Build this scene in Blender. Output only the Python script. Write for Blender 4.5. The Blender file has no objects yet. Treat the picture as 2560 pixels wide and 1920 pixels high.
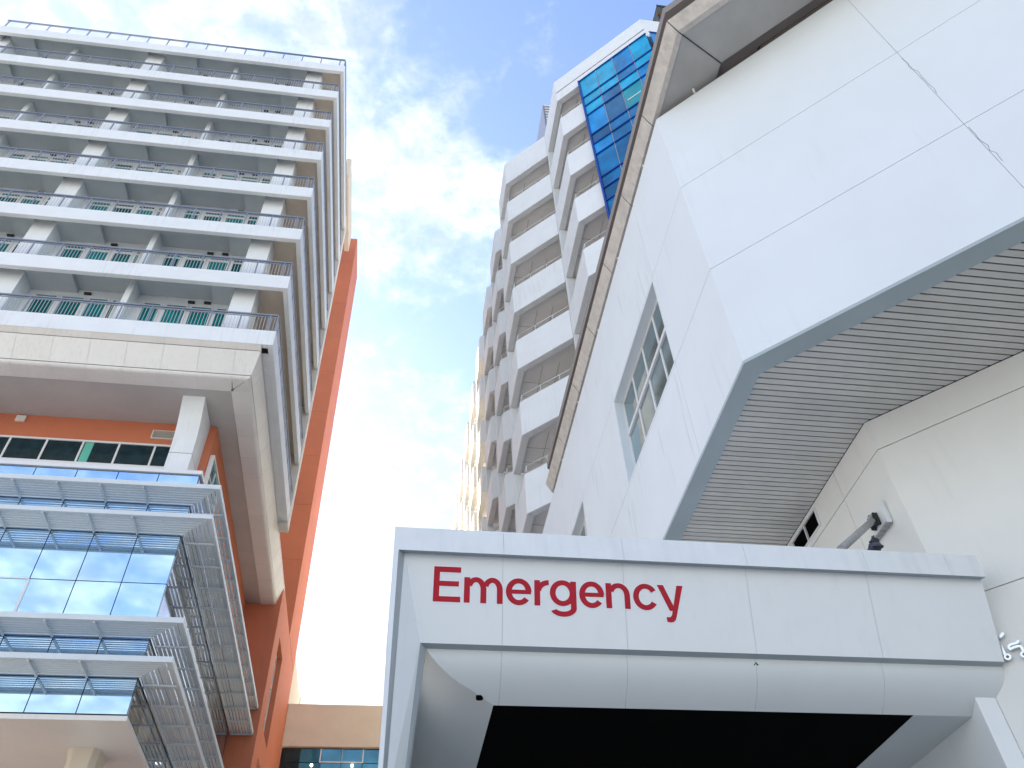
import bpy, math, random
from mathutils import Vector, Matrix
random.seed(7)
S = bpy.context.scene
COL = S.collection
R = math.radians
# ------------------------------------------------------------------ camera
cam = bpy.data.cameras.new('camera'); cam_o = bpy.data.objects.new('camera', cam); COL.objects.link(cam_o)
S.camera = cam_o
cam.sensor_fit = 'HORIZONTAL'; cam.sensor_width = 36.0; cam.lens = 2042/2560*36
cam.clip_start = 0.05; cam.clip_end = 5000
_y, _p, _r = R(10.19), R(45.9), R(3.21)
_f = Vector((math.sin(_y)*math.cos(_p), math.cos(_y)*math.cos(_p), math.sin(_p)))
_rt = Vector((math.cos(_y), -math.sin(_y), 0)); _dn = _f.cross(_rt)
_r2 = math.cos(_r)*_rt + math.sin(_r)*_dn; _d2 = -math.sin(_r)*_rt + math.cos(_r)*_dn
cam_o.matrix_world = Matrix(((_r2.x, -_d2.x, -_f.x, 0), (_r2.y, -_d2.y, -_f.y, 0), (_r2.z, -_d2.z, -_f.z, 1.6), (0, 0, 0, 1)))
# ------------------------------------------------------------------ sky and sun
SUN_AZ, SUN_EL = -42.0, 20.0            # azimuth measured from +Y towards +X
W = bpy.data.worlds.new('World'); S.world = W; W.use_nodes = True
W.cycles.sampling_method = 'MANUAL'; W.cycles.sample_map_resolution = 512
wn, wl = W.node_tree.nodes, W.node_tree.links
wn.clear()
def WN(t, **k):
    n = wn.new(t)
    for a, b in k.items(): setattr(n, a, b)
    return n
def WM(op, a, b=None, c=None, clamp=False):
    n = wn.new('ShaderNodeMath'); n.operation = op; n.use_clamp = clamp
    for i, v in enumerate((a, b, c)):
        if v is None: continue
        if isinstance(v, (int, float)): n.inputs[i].default_value = v
        else: wl.new(v, n.inputs[i])
    return n.outputs[0]
sky = WN('ShaderNodeTexSky'); sky.sky_type = 'NISHITA'; sky.sun_disc = False
sky.sun_elevation = R(SUN_EL); sky.sun_rotation = R(SUN_AZ)
sky.air_density = 1.0; sky.dust_density = 1.6; sky.ozone_density = 1.6
tc = WN('ShaderNodeTexCoord')
sep = WN('ShaderNodeSeparateXYZ'); wl.new(tc.outputs['Generated'], sep.inputs[0])
zc = WM('MAXIMUM', sep.outputs[2], 0.06)
px, py = WM('DIVIDE', sep.outputs[0], zc), WM('DIVIDE', sep.outputs[1], zc)
cmb = WN('ShaderNodeCombineXYZ'); wl.new(px, cmb.inputs[0]); wl.new(py, cmb.inputs[1])
def wnoise(scale, detail, rough, off, dist=0.0):
    mp = WN('ShaderNodeMapping'); wl.new(cmb.outputs[0], mp.inputs[0]); mp.inputs['Location'].default_value = off
    n = WN('ShaderNodeTexNoise'); wl.new(mp.outputs[0], n.inputs['Vector'])
    n.inputs['Scale'].default_value = scale; n.inputs['Detail'].default_value = detail
    n.inputs['Roughness'].default_value = rough; n.inputs['Distortion'].default_value = dist
    return n.outputs[0]
big = wnoise(2.4, 3.0, 0.5, (3.1, 1.7, 0))
mid = wnoise(8.5, 5.0, 0.58, (0.4, 5.2, 0), 0.25)
puff = wnoise(26.0, 4.0, 0.62, (2.0, 0.3, 0), 0.2)
# where the cloud banks stand in the sky (plane coordinates x/z, y/z: centre, radius, weight)
banks = [(-0.36, 0.36, 0.20, 0.14), (-0.13, 0.37, 0.11, 0.14), (0.02, 0.56, 0.085, 0.20), (0.06, 0.61, 0.07, 0.12), (-0.08, 0.57, 0.08, 0.12),
         (-0.06, 0.69, 0.09, 0.10), (0.03, 0.36, 0.07, -0.16), (0.215, 0.35, 0.08, -0.18), (0.115, 0.475, 0.05, -0.17), (0.09, 0.515, 0.035, -0.12),
         (0.13, 0.38, 0.03, 0.10), (0.07, 0.425, 0.035, 0.08), (0.09, 0.84, 0.12, -0.08), (-0.02, 0.85, 0.03, 0.06)]
dens = WM('ADD', WM('MULTIPLY', big, 0.22), WM('MULTIPLY', mid, 0.58))
dens = WM('ADD', dens, WM('MULTIPLY', puff, 0.36))
for bx_, by_, br_, bw_ in banks:
    dx = WM('SUBTRACT', px, bx_); dy = WM('SUBTRACT', py, by_)
    d2 = WM('ADD', WM('MULTIPLY', dx, dx), WM('MULTIPLY', dy, dy))
    g = WM('POWER', 2.718, WM('MULTIPLY', d2, -1.0/(br_*br_)))
    dens = WM('ADD', dens, WM('MULTIPLY', g, bw_))
hz = WM('MULTIPLY', WM('SUBTRACT', 0.72, sep.outputs[2], clamp=True), 0.80)      # thin haze veil thickening towards the horizon
dens = WM('ADD', dens, hz)
mr = WN('ShaderNodeMapRange'); mr.interpolation_type = 'SMOOTHSTEP'; wl.new(dens, mr.inputs[0])
mr.inputs[1].default_value = 0.52; mr.inputs[2].default_value = 0.96
CLOUD = (4.45, 4.5, 4.2)
sc = WN('ShaderNodeMix', data_type='RGBA', blend_type='MULTIPLY'); sc.inputs[0].default_value = 1.0
wl.new(sky.outputs[0], sc.inputs[6]); sc.inputs[7].default_value = (1.24, 1.21, 1.42, 1)
cl = WN('ShaderNodeMix', data_type='RGBA'); wl.new(WM('MULTIPLY', mr.outputs[0], 0.93), cl.inputs[0])
wl.new(sc.outputs[2], cl.inputs[6]); 
shade = wnoise(11.0, 4.0, 0.6, (7.3, 2.2, 0), 0.3)
smr = WN('ShaderNodeMapRange'); wl.new(shade, smr.inputs[0]); smr.inputs[1].default_value = 0.38; smr.inputs[2].default_value = 0.62
cc = WN('ShaderNodeMix', data_type='RGBA'); wl.new(smr.outputs[0], cc.inputs[0]); cc.inputs[6].default_value = (2.35, 2.55, 2.65, 1); cc.inputs[7].default_value = (*CLOUD, 1)
wl.new(cc.outputs[2], cl.inputs[7])
bg = WN('ShaderNodeBackground'); wl.new(cl.outputs[2], bg.inputs[0]); bg.inputs[1].default_value = 0.12
wo = WN('ShaderNodeOutputWorld'); wl.new(bg.outputs[0], wo.inputs[0])
sl = bpy.data.lights.new('sun', 'SUN'); sl.energy = 5.0; sl.angle = R(0.5); sl.color = (1.0, 0.84, 0.60)
so = bpy.data.objects.new('sun', sl); COL.objects.link(so)
sd = Vector((math.sin(R(SUN_AZ))*math.cos(R(SUN_EL)), math.cos(R(SUN_AZ))*math.cos(R(SUN_EL)), math.sin(R(SUN_EL))))
so.rotation_euler = sd.to_track_quat('Z', 'Y').to_euler(); so.location = sd*200
S.view_settings.view_transform = 'Standard'; S.view_settings.look = 'None'
S.view_settings.exposure = 1.80; S.view_settings.gamma = 1.0
S.render.engine = 'CYCLES'
S.cycles.max_bounces = 6; S.cycles.diffuse_bounces = 4; S.cycles.glossy_bounces = 3; S.cycles.transparent_max_bounces = 8

# ------------------------------------------------------------------ materials
def mat(name, col, rough=0.6, metal=0.0, var=0.04, vscale=1.2, bump=0.0, bscale=40.0, spec=0.5, streak=0.0, streak_col=(0.12, 0.13, 0.13), streak_th=0.62, grain=0.0, coat=0.0, emit=None, objvar=0.0):
    m = bpy.data.materials.new(name); m.use_nodes = True
    n, l = m.node_tree.nodes, m.node_tree.links
    b = n['Principled BSDF']
    b.inputs['Roughness'].default_value = rough; b.inputs['Metallic'].default_value = metal
    b.inputs['Specular IOR Level'].default_value = spec; b.inputs['Coat Weight'].default_value = coat
    geo = n.new('ShaderNodeNewGeometry')
    t = n.new('ShaderNodeTexNoise'); l.new(geo.outputs['Position'], t.inputs['Vector'])
    t.inputs['Scale'].default_value = vscale; t.inputs['Detail'].default_value = 3; t.inputs['Roughness'].default_value = 0.6
    r = n.new('ShaderNodeMapRange'); l.new(t.outputs[0], r.inputs[0]); r.inputs[1].default_value = 0.25; r.inputs[2].default_value = 0.75
    r.inputs[3].default_value = 1 - var*1.6; r.inputs[4].default_value = 1 + var
    mx = n.new('ShaderNodeMix'); mx.data_type = 'RGBA'; mx.blend_type = 'MULTIPLY'; mx.inputs[0].default_value = 1
    mx.inputs[6].default_value = (*col, 1); l.new(r.outputs[0], mx.inputs[7])
    out = mx.outputs[2]
    if objvar:
        oi = n.new('ShaderNodeObjectInfo'); r3 = n.new('ShaderNodeMapRange'); l.new(oi.outputs['Random'], r3.inputs[0])
        r3.inputs[3].default_value = 1-objvar; r3.inputs[4].default_value = 1+objvar*0.6
        m3 = n.new('ShaderNodeMix'); m3.data_type = 'RGBA'; m3.blend_type = 'MULTIPLY'; m3.inputs[0].default_value = 1
        l.new(out, m3.inputs[6]); l.new(r3.outputs[0], m3.inputs[7]); out = m3.outputs[2]
    if streak:
        mp = n.new('ShaderNodeMapping'); l.new(geo.outputs['Position'], mp.inputs[0]); mp.inputs['Scale'].default_value = (9, 9, 0.7)
        s1 = n.new('ShaderNodeTexNoise'); l.new(mp.outputs[0], s1.inputs['Vector']); s1.inputs['Scale'].default_value = 1.0; s1.inputs['Detail'].default_value = 3
        s2 = n.new('ShaderNodeTexNoise'); l.new(geo.outputs['Position'], s2.inputs['Vector']); s2.inputs['Scale'].default_value = 0.35; s2.inputs['Detail'].default_value = 1
        ad = n.new('ShaderNodeMath'); ad.operation = 'MULTIPLY_ADD'; l.new(s2.outputs[0], ad.inputs[0]); ad.inputs[1].default_value = 0.55; l.new(s1.outputs[0], ad.inputs[2])
        r2 = n.new('ShaderNodeMapRange'); l.new(ad.outputs[0], r2.inputs[0]); r2.inputs[1].default_value = streak_th+0.22; r2.inputs[2].default_value = streak_th+0.45; r2.inputs[4].default_value = streak
        m2 = n.new('ShaderNodeMix'); m2.data_type = 'RGBA'; l.new(r2.outputs[0], m2.inputs[0]); l.new(out, m2.inputs[6]); m2.inputs[7].default_value = (*streak_col, 1)
        out = m2.outputs[2]
    l.new(out, b.inputs['Base Color'])
    if bump:
        t2 = n.new('ShaderNodeTexNoise'); l.new(geo.outputs['Position'], t2.inputs['Vector']); t2.inputs['Scale'].default_value = bscale; t2.inputs['Detail'].default_value = 2
        bp = n.new('ShaderNodeBump'); bp.inputs['Strength'].default_value = bump; bp.inputs['Distance'].default_value = 0.01
        l.new(t2.outputs[0], bp.inputs['Height']); l.new(bp.outputs[0], b.inputs['Normal'])
    if emit:
        b.inputs['Emission Color'].default_value = (*emit[:3], 1); b.inputs['Emission Strength'].default_value = emit[3]
    return m
M = dict(
 white=mat('white_render', (0.75, 0.785, 0.80), 0.7, var=0.03, bump=0.25, bscale=60, streak=0.10),
 white_dirty=mat('white_render_weathered', (0.74, 0.79, 0.815), 0.65, var=0.03, vscale=0.6, bump=0.2, bscale=50, streak=0.40, streak_th=0.66, streak_col=(0.34, 0.38, 0.41)),
 white_wall=mat('white_wall_paint', (0.74, 0.79, 0.815), 0.55, var=0.025, vscale=0.5, bump=0.12, bscale=30, streak=0.06, streak_th=0.68),
 warm_white=mat('warm_white_paint', (0.72, 0.68, 0.61), 0.65, var=0.03, bump=0.15),
 slab=mat('balcony_white_paint', (0.77, 0.80, 0.81), 0.6, var=0.03, bump=0.15, streak=0.12),
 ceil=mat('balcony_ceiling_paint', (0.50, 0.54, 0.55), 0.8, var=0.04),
 tan=mat('bounce_warmed_tan', (0.66, 0.58, 0.48), 0.75, var=0.05),  # tan tint paints in warm light bounced onto the side balconies
 cream=mat('cream_paint', (0.66, 0.58, 0.47), 0.7, var=0.04),
 zceil=mat('balcony_underside_paint', (0.86, 0.84, 0.81), 0.8, var=0.04),
 low_wall=mat('bounce_warmed_wall_paint', (0.78, 0.785, 0.745), 0.6, var=0.03, vscale=0.8, bump=0.12, bscale=30, streak=0.07, streak_th=0.66),  # warm cast of bounced light is mixed into this white
 panel=mat('beige_metal_panel', (0.76, 0.745, 0.715), 0.42, var=0.02, objvar=0.04, streak=0.08),
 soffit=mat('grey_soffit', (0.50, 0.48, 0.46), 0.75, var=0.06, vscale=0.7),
 orange=mat('orange_paint', (0.57, 0.175, 0.085), 0.7, var=0.06, vscale=0.5, bump=0.15, streak=0.12, streak_col=(0.35, 0.10, 0.06)),
 steel=mat('light_grey_steel', (0.62, 0.68, 0.71), 0.4, metal=0.0, var=0.03),
 balu=mat('grey_baluster_paint', (0.50, 0.52, 0.56), 0.5, var=0.03),
 galv=mat('galvanised_rail', (0.26, 0.29, 0.34), 0.45, metal=0.3, var=0.05),
 rail_w=mat('white_rail_paint', (0.75, 0.75, 0.75), 0.4, var=0.02),
 glass=mat('reflective_curtain_glass', (0.52, 0.72, 0.92), 0.03, metal=0.92, var=0.02, vscale=0.3, objvar=0.05),
 dglass=mat('dark_green_glass', (0.012, 0.035, 0.045), 0.05, var=0.3, vscale=3.0, spec=0.35),
 tglass=mat('teal_tinted_glass', (0.008, 0.19, 0.20), 0.06, var=0.25, vscale=0.8, objvar=0.6, spec=0.35),
 curtain=mat('pale_green_curtain', (0.12, 0.50, 0.40), 0.6, var=0.1),
 wglass=mat('grey_green_window_glass', (0.32, 0.42, 0.45), 0.05, metal=0.75, var=0.15, vscale=0.9, objvar=0.12),
 bglass=mat('bright_blue_glass', (0.0, 0.20, 0.50), 0.06, var=0.35, vscale=0.9, objvar=0.55, spec=0.4),
 bglass2=mat('cyan_curtained_blue_glass', (0.0, 0.38, 0.66), 0.08, var=0.25, vscale=1.3, spec=0.4, objvar=0.1),
 bglass3=mat('green_blue_glass', (0.0, 0.30, 0.38), 0.06, var=0.2, vscale=1.0, spec=0.4),
 bframe=mat('blue_mullion', (0.0, 0.03, 0.28), 0.4),
 sglass=mat('dark_side_glass', (0.36, 0.40, 0.44), 0.05, metal=0.8, var=0.2, objvar=0.5),
 brglass=mat('teal_blue_bridge_glass', (0.06, 0.22, 0.34), 0.04, metal=0.5, var=0.15, objvar=0.15),
 alum=mat('aluminium_composite_panel', (0.79, 0.82, 0.82), 0.38, var=0.015, vscale=2.5, streak=0.05, streak_th=0.64),
 rimm=mat('aluminium_rim_panel', (0.77, 0.80, 0.805), 0.36, var=0.03, vscale=4, streak=0.13, streak_th=0.56, streak_col=(0.42, 0.44, 0.48)),
 ret=mat('shade_toned_aluminium_return', (0.36, 0.40, 0.41), 0.5, var=0.05),  # darker grey puts the shade under the canopy lips into the colour
 pale=mat('pale_grey_soffit_panel', (0.66, 0.69, 0.68), 0.5, var=0.02),
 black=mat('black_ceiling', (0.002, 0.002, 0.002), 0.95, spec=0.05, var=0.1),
 dark=mat('dark_metal', (0.03, 0.03, 0.035), 0.6, var=0.2),
 red=mat('red_vinyl', (0.46, 0.014, 0.03), 0.5, spec=0.2, var=0.08, vscale=1.0),
 halo=mat('white_vinyl_border', (0.83, 0.85, 0.88), 0.45, var=0.01),
 slat=mat('white_soffit_slat', (0.64, 0.625, 0.575), 0.55, var=0.06, vscale=0.9, objvar=0.06),
 grey=mat('blue_grey_trim', (0.40, 0.47, 0.48), 0.6, var=0.05),  # even blue-grey tone for the ledge underside
 eave=mat('bare_beige_concrete', (0.62, 0.585, 0.54), 0.85, var=0.10, vscale=5, bump=0.5, bscale=30, streak=0.35, streak_th=0.55, streak_col=(0.36, 0.33, 0.30)),
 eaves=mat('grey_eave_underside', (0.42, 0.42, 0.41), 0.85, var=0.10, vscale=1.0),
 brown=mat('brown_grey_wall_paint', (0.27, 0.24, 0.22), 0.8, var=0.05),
 pipe=mat('weathered_steel_tube', (0.36, 0.36, 0.36), 0.6, metal=0.1, var=0.15, vscale=14),
 rust=mat('rusty_black_joint', (0.03, 0.028, 0.028), 0.7, var=0.5, vscale=40),
 chrome=mat('polished_steel_letter', (0.72, 0.76, 0.80), 0.15, metal=0.9, var=0.02),
 feather=mat('slate_feathers', (0.075, 0.085, 0.11), 0.6, var=0.5, vscale=45, spec=0.3),
 feather_d=mat('dark_neck_feathers', (0.012, 0.013, 0.022), 0.4, var=0.4, vscale=50),
 corr=mat('corrugated_sheet', (0.24, 0.27, 0.26), 0.5, metal=0.3, var=0.12, vscale=3),
 louv_d=mat('dark_blue_louver', (0.02, 0.03, 0.10), 0.4),
 concrete=mat('light_concrete_paving', (0.42, 0.42, 0.40), 0.85, var=0.12, vscale=0.8, bump=0.3),
 asphalt=mat('asphalt', (0.05, 0.05, 0.05), 0.9, var=0.2, vscale=3, bump=0.4),
 lamp=mat('lit_lamp', (0.9, 0.9, 0.85), 0.4, emit=(1, 0.97, 0.9, 3.0)),
 pseal=mat('pale_panel_sealant', (0.48, 0.50, 0.52), 0.7, var=0.1),
 seal=mat('joint_sealant', (0.20, 0.21, 0.22), 0.8, var=0.2, vscale=6),
)
# ------------------------------------------------------------------ mesh helpers
class MB:
    def __init__(s): s.v = []; s.f = []; s.sm = []
    def add(s, vs, fs, smooth=False):
        o = len(s.v); s.v += [tuple(p) for p in vs]
        for f in fs: s.f.append([i+o for i in f]); s.sm.append(smooth)
        return s
    def box(s, x0, x1, y0, y1, z0, z1):
        v = [(x, y, z) for z in (z0, z1) for y in (y0, y1) for x in (x0, x1)]
        return s.add(v, [(0, 2, 3, 1), (4, 5, 7, 6), (0, 1, 5, 4), (2, 6, 7, 3), (0, 4, 6, 2), (1, 3, 7, 5)])
    def prism(s, poly, z0, z1):
        a = sum(poly[i][0]*poly[(i+1) % len(poly)][1]-poly[(i+1) % len(poly)][0]*poly[i][1] for i in range(len(poly)))
        if a < 0: poly = poly[::-1]
        n = len(poly)
        v = [(x, y, z0) for x, y in poly]+[(x, y, z1) for x, y in poly]
        return s.add(v, [list(range(n))[::-1], list(range(n, 2*n))]+[(i, (i+1) % n, (i+1) % n+n, i+n) for i in range(n)])
    def wall(s, p, q, t, z0, z1):
        """vertical slab from p to q (plan points); thickness t to the right-hand side of p->q"""
        d = Vector((q[0]-p[0], q[1]-p[1])); d.normalize(); n = Vector((d.y, -d.x))*t
        return s.prism([tuple(p), tuple(q), (q[0]+n.x, q[1]+n.y), (p[0]+n.x, p[1]+n.y)], z0, z1)
    def bar(s, p, q, w, h, up=(0, 0, 1)):
        p, q = Vector(p), Vector(q); d = (q-p).normalized(); u = Vector(up)
        if abs(d.dot(u)) > 0.98: u = Vector((0, 1, 0))
        a = d.cross(u).normalized(); b = a.cross(d).normalized()
        v = []
        for c in (p, q):
            for i, j in ((-1, -1), (1, -1), (1, 1), (-1, 1)): v.append(c+a*(i*w/2)+b*(j*h/2))
        return s.add(v, [(3, 2, 1, 0), (4, 5, 6, 7), (0, 1, 5, 4), (1, 2, 6, 5), (2, 3, 7, 6), (3, 0, 4, 7)])
    def cyl(s, p, q, r, n=10, r2=None):
        p, q = Vector(p), Vector(q); d = (q-p).normalized(); u = Vector((0, 0, 1)) if abs(d.z) < 0.95 else Vector((0, 1, 0))
        a = d.cross(u).normalized(); b = d.cross(a)
        r2 = r if r2 is None else r2
        v = [p+(a*math.cos(t)+b*math.sin(t))*r for t in [2*math.pi*i/n for i in range(n)]]
        v += [q+(a*math.cos(t)+b*math.sin(t))*r2 for t in [2*math.pi*i/n for i in range(n)]]
        s.add(v, [(i, (i+1) % n, (i+1) % n+n, i+n) for i in range(n)], True)
        o = len(s.v)-2*n
        s.f.append([o+i for i in range(n)][::-1]); s.f.append([o+n+i for i in range(n)]); s.sm += [False, False]
        return s
    def strip(s, A, B, smooth=True):
        n = len(A)
        return s.add(list(A)+list(B), [(i, i+1, n+i+1, n+i) for i in range(n-1)], smooth)
    def mesh(s, name, m, org=(0, 0, 0)):
        me = bpy.data.meshes.new(name)
        me.from_pydata([(x-org[0], y-org[1], z-org[2]) for x, y, z in s.v], [], s.f)
        me.polygons.foreach_set('use_smooth', s.sm); me.materials.append(m); me.update()
        return me
ORG = {}
def link(name, data, parent, loc):
    o = bpy.data.objects.new(name, data); COL.objects.link(o)
    po = ORG[parent.name] if parent else (0, 0, 0)
    if parent: o.parent = parent
    o.location = (loc[0]-po[0], loc[1]-po[1], loc[2]-po[2]); ORG[o.name] = tuple(loc)
    return o
def thing(name, label, cat, loc, group=None):
    o = link(name, None, None, loc); o.empty_display_size = 0.3
    o['label'] = label; o['category'] = cat
    if group: o['group'] = group
    return o
def part(name, mb, m, parent, bevel=0.0, stuff=False, label=None):
    org = ORG[parent.name] if parent else (0, 0, 0)
    o = link(name, mb.mesh(name, m, org), parent, org)
    if bevel: bev(o, bevel)
    if stuff: o['kind'] = 'stuff'
    if label: o['label'] = label
    return o
def bev(o, w, seg=2):
    b = o.modifiers.new('bevel', 'BEVEL'); b.width = w; b.segments = seg; b.limit_method = 'ANGLE'; b.angle_limit = R(35)
def inst(name, me, parent, loc, rotz=0, label=None):
    o = link(name, me, parent, loc); o.rotation_euler[2] = rotz
    if label: o['label'] = label
    return o
def struct(name, mb, m):
    o = part(name, mb, m, None); o['kind'] = 'structure'; return o
def solo(name, mb, m, label, cat, group=None, bevel=0):
    o = part(name, mb, m, None, bevel); o['label'] = label; o['category'] = cat
    if group: o['group'] = group
    return o

# ------------------------------------------------------------------ ground
g = MB(); g.add([(-900, -900, 0), (900, -900, 0), (900, 900, 0), (-900, 900, 0)], [(0, 1, 2, 3)])
struct('ground', g, M['concrete'])
g = MB(); g.add([(-200, -16, 0.004), (200, -16, 0.004), (200, -6, 0.004), (-200, -6, 0.004)], [(0, 1, 2, 3)])
struct('road', g, M['asphalt'])

# ================================================================== A. balcony tower
T = thing('balcony_tower', 'tall hospital tower with white balconies over a louvred glass podium and orange core', 'building', (-14, 30, 0))
XL, XT, YT, YE = -24.35, -5.17, 21.0, 32.0
TOPS = [49.80-3.46*i for i in range(8)]
# solid cores
part('tower_wall', MB().box(XL+0.06, -6.6, 22.45, 32.6, 24.0, 49.58), M['white'], T)
part('rear_wall', MB().box(XL+0.06, -7.6, 32.6, 42.4, 24.0, 49.58), M['warm_white'], T)
slab = MB()
slab.box(XL, XT, YT, YT+0.2, -0.8, 0).box(XT-0.2, XT, YT+0.2, YE, -0.8, 0).box(XL, XL+0.2, YT+0.2, 30, -0.8, 0)
part('side_wall', MB().box(-6.598, -6.582, 22.46, YE-0.01, 25.6, 49.5), M['tan'], T)
slab_me = slab.mesh('balcony_beam', M['slab'])
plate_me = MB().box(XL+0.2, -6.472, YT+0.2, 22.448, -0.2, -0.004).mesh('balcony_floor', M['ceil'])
side_plate_me = MB().box(-6.47, XT-0.2, YT+0.2, 22.448, -0.2, -0.004).box(-6.58, XT-0.2, 22.4485, YE, -0.2, -0.004).mesh('side_balcony_floor', M['tan'])
# railing
YR, XR = YT+0.09, XT-0.09
ra = MB(); ba = MB()
ra.bar((XL+0.05, YR, 1.0), (XR, YR, 1.0), 0.07, 0.06).bar((XL+0.05, YR, 0.06), (XR, YR, 0.06), 0.04, 0.04)
ra.bar((XR, YR+0.05, 1.0), (XR, YE, 1.0), 0.07, 0.06).bar((XR, YR+0.05, 0.06), (XR, YE, 0.06), 0.04, 0.04)
ra.bar((XL+0.05, YR, 0.88), (XR, YR, 0.88), 0.03, 0.03)
x = XR
k = 0
posts = [XR-0.28-1.095*i for i in range(18) if XR-0.28-1.095*i > XL]
for xp in posts: ra.box(xp-0.025, xp+0.025, YR-0.02, YR+0.02, 0, 0.97)
for i in range(10): ra.box(XR-0.02, XR+0.02, YR+0.4+1.1*i-0.025, YR+0.4+1.1*i+0.025, 0, 0.97)
ra.box(XR-0.02, XR+0.02, YR-0.021, YR+0.021, 0, 0.97)
xx = XL+0.12
while xx < XR: ba.box(xx-0.007, xx+0.007, YR-0.007, YR+0.007, 0.08, 0.865); xx += 0.125
yy = YR+0.12
while yy < YE: ba.box(XR-0.008, XR+0.008, yy-0.009, yy+0.009, 0.08, 0.97); yy += 0.125
rail_me = ra.mesh('railing', M['galv']); bal_me = ba.mesh('balusters', M['balu'])
col_x = [(-7.35, -6.47), (-16.28, -15.40), (-24.30, -23.72)]
par_x = [(-11.49, -11.26), (-20.42, -20.19)]
colm = MB().box(-0.44, 0.44, 0, 0.88, 0, 2.46).mesh('column', M['slab'])
cols = MB().box(-0.29, 0.29, 0, 0.88, 0, 2.46).mesh('column_narrow', M['slab'])
parm = MB().box(-0.115, 0.115, 0.12, 0.9, 0, 3.255).mesh('partition_wall', M['slab'])
colm = MB().box(-0.44, 0.44, 0, 0.86, 0, 3.255).mesh('column', M['slab'])
cols = MB().box(-0.29, 0.29, 0, 0.86, 0, 3.255).mesh('column_narrow', M['slab'])
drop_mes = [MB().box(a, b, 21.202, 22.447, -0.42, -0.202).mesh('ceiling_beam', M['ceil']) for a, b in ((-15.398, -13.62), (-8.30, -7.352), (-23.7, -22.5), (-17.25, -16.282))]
lampm = MB().box(-0.13, 0.13, 0, 0.09, -0.05, 0.05).mesh('wall_lamp', M['dark'])
# windows of one half bay: (x0,x1,kind) on the back wall
HALF = [(-15.12, -14.22, 'w'), (-14.14, -13.19, 'd'), (-13.09, -12.27, 'd'), (-12.19, -11.95, 'w'),
        (-10.98, -10.24, 'w'), (-10.10, -9.22, 'd'), (-9.13, -8.23, 'd'), (-8.12, -7.64, 'w')]
wcache = {}
def tower_window(par, x0, x1, kind, zf, key):
    w = x1-x0; kk = round(w, 2), kind
    if kk not in wcache:
        fr = MB(); z0 = 0.95 if kind == 'w' else 0.08
        zt, zm = 2.78, 2.42
        fr.box(-w/2, w/2, -0.05, -0.003, zt-0.06, zt).box(-w/2, w/2, -0.05, -0.003, zm, zm+0.13 if kind == 'd' else zm+0.07).box(-w/2, w/2, -0.05, -0.003, z0, z0+0.07)
        for sx in (-1, 1): fr.box(sx*w/2-(0.06 if sx > 0 else 0), sx*w/2+(0.06 if sx < 0 else 0), -0.047, -0.006, z0+0.07, zm).box(sx*w/2-(0.06 if sx > 0 else 0), sx*w/2+(0.06 if sx < 0 else 0), -0.047, -0.006, zm+0.13, zt-0.06)
        bars = MB(); nb = max(1, int(w/0.155)-1)
        for i in range(1, nb+1):
            xb = -w/2+w*i/(nb+1); bars.box(xb-0.012, xb+0.012, -0.044, -0.02, z0+0.07, zm).box(xb-0.012, xb+0.012, -0.044, -0.02, zm+0.13, zt-0.06)
        lo = MB().box(-w/2+0.061, w/2-0.061, -0.018, -0.004, z0+0.071, zm-0.001)
        hi = MB().box(-w/2+0.061, w/2-0.061, -0.018, -0.004, zm+0.131, zt-0.061)
        wcache[kk] = (fr.mesh('window_frame', M['rail_w']), bars.mesh('glazing_bars', M['rail_w']), lo.mesh('pane', M['tglass']), hi.mesh('transom_pane', M['tglass']))
    fm, bm_, lm, hm = wcache[kk]
    loc = ((x0+x1)/2, 22.45, zf)
    f = inst('window', fm, par, loc); inst('pane', lm, f, loc); inst('pane', hm, f, loc)
for i, zt in enumerate(TOPS):
    sb = inst('balcony_beam', slab_me, T, (0, 0, zt)); bev(sb, 0.012, 1)
    inst('balcony_floor', plate_me, T, (0, 0, zt)); inst('side_balcony_floor', side_plate_me, T, (0, 0, zt))
    rr = inst('railing', rail_me, T, (0, 0, zt)); b = inst('balusters', bal_me, rr, (0, 0, zt)); b['kind'] = 'stuff'
    for dm in (drop_mes if i else ()): inst('ceiling_beam', dm, T, (0, 0, TOPS[i-1]))
    if i == 0: continue
    for n, (a, b) in enumerate(col_x): inst('column', cols if n == 2 else colm, T, ((a+b)/2, 21.58, zt))
    for a, b in par_x: inst('partition_wall', parm, T, ((a+b)/2, 21.6, zt))
    for sh in (0, -8.93):
        for a, b, kd in HALF: 
            if a+sh > -24.2: tower_window(T, a+sh, b+sh, kd, zt, 0)
        for lx, lz in ((-13.93, 3.12), (-13.2, 3.0), (-9.15, 2.98), (-8.52, 3.02)):
            if lx+sh > -24: inst('wall_lamp', lampm, T, (lx+sh, 22.36, zt+lz))
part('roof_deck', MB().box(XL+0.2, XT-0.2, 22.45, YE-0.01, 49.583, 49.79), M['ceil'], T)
# white end fin of the side balconies
part('end_fin', MB().box(-6.59, XT+0.02, YE+0.003, YE+0.55, 24.6, 49.9), M['warm_white'], T)
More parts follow.
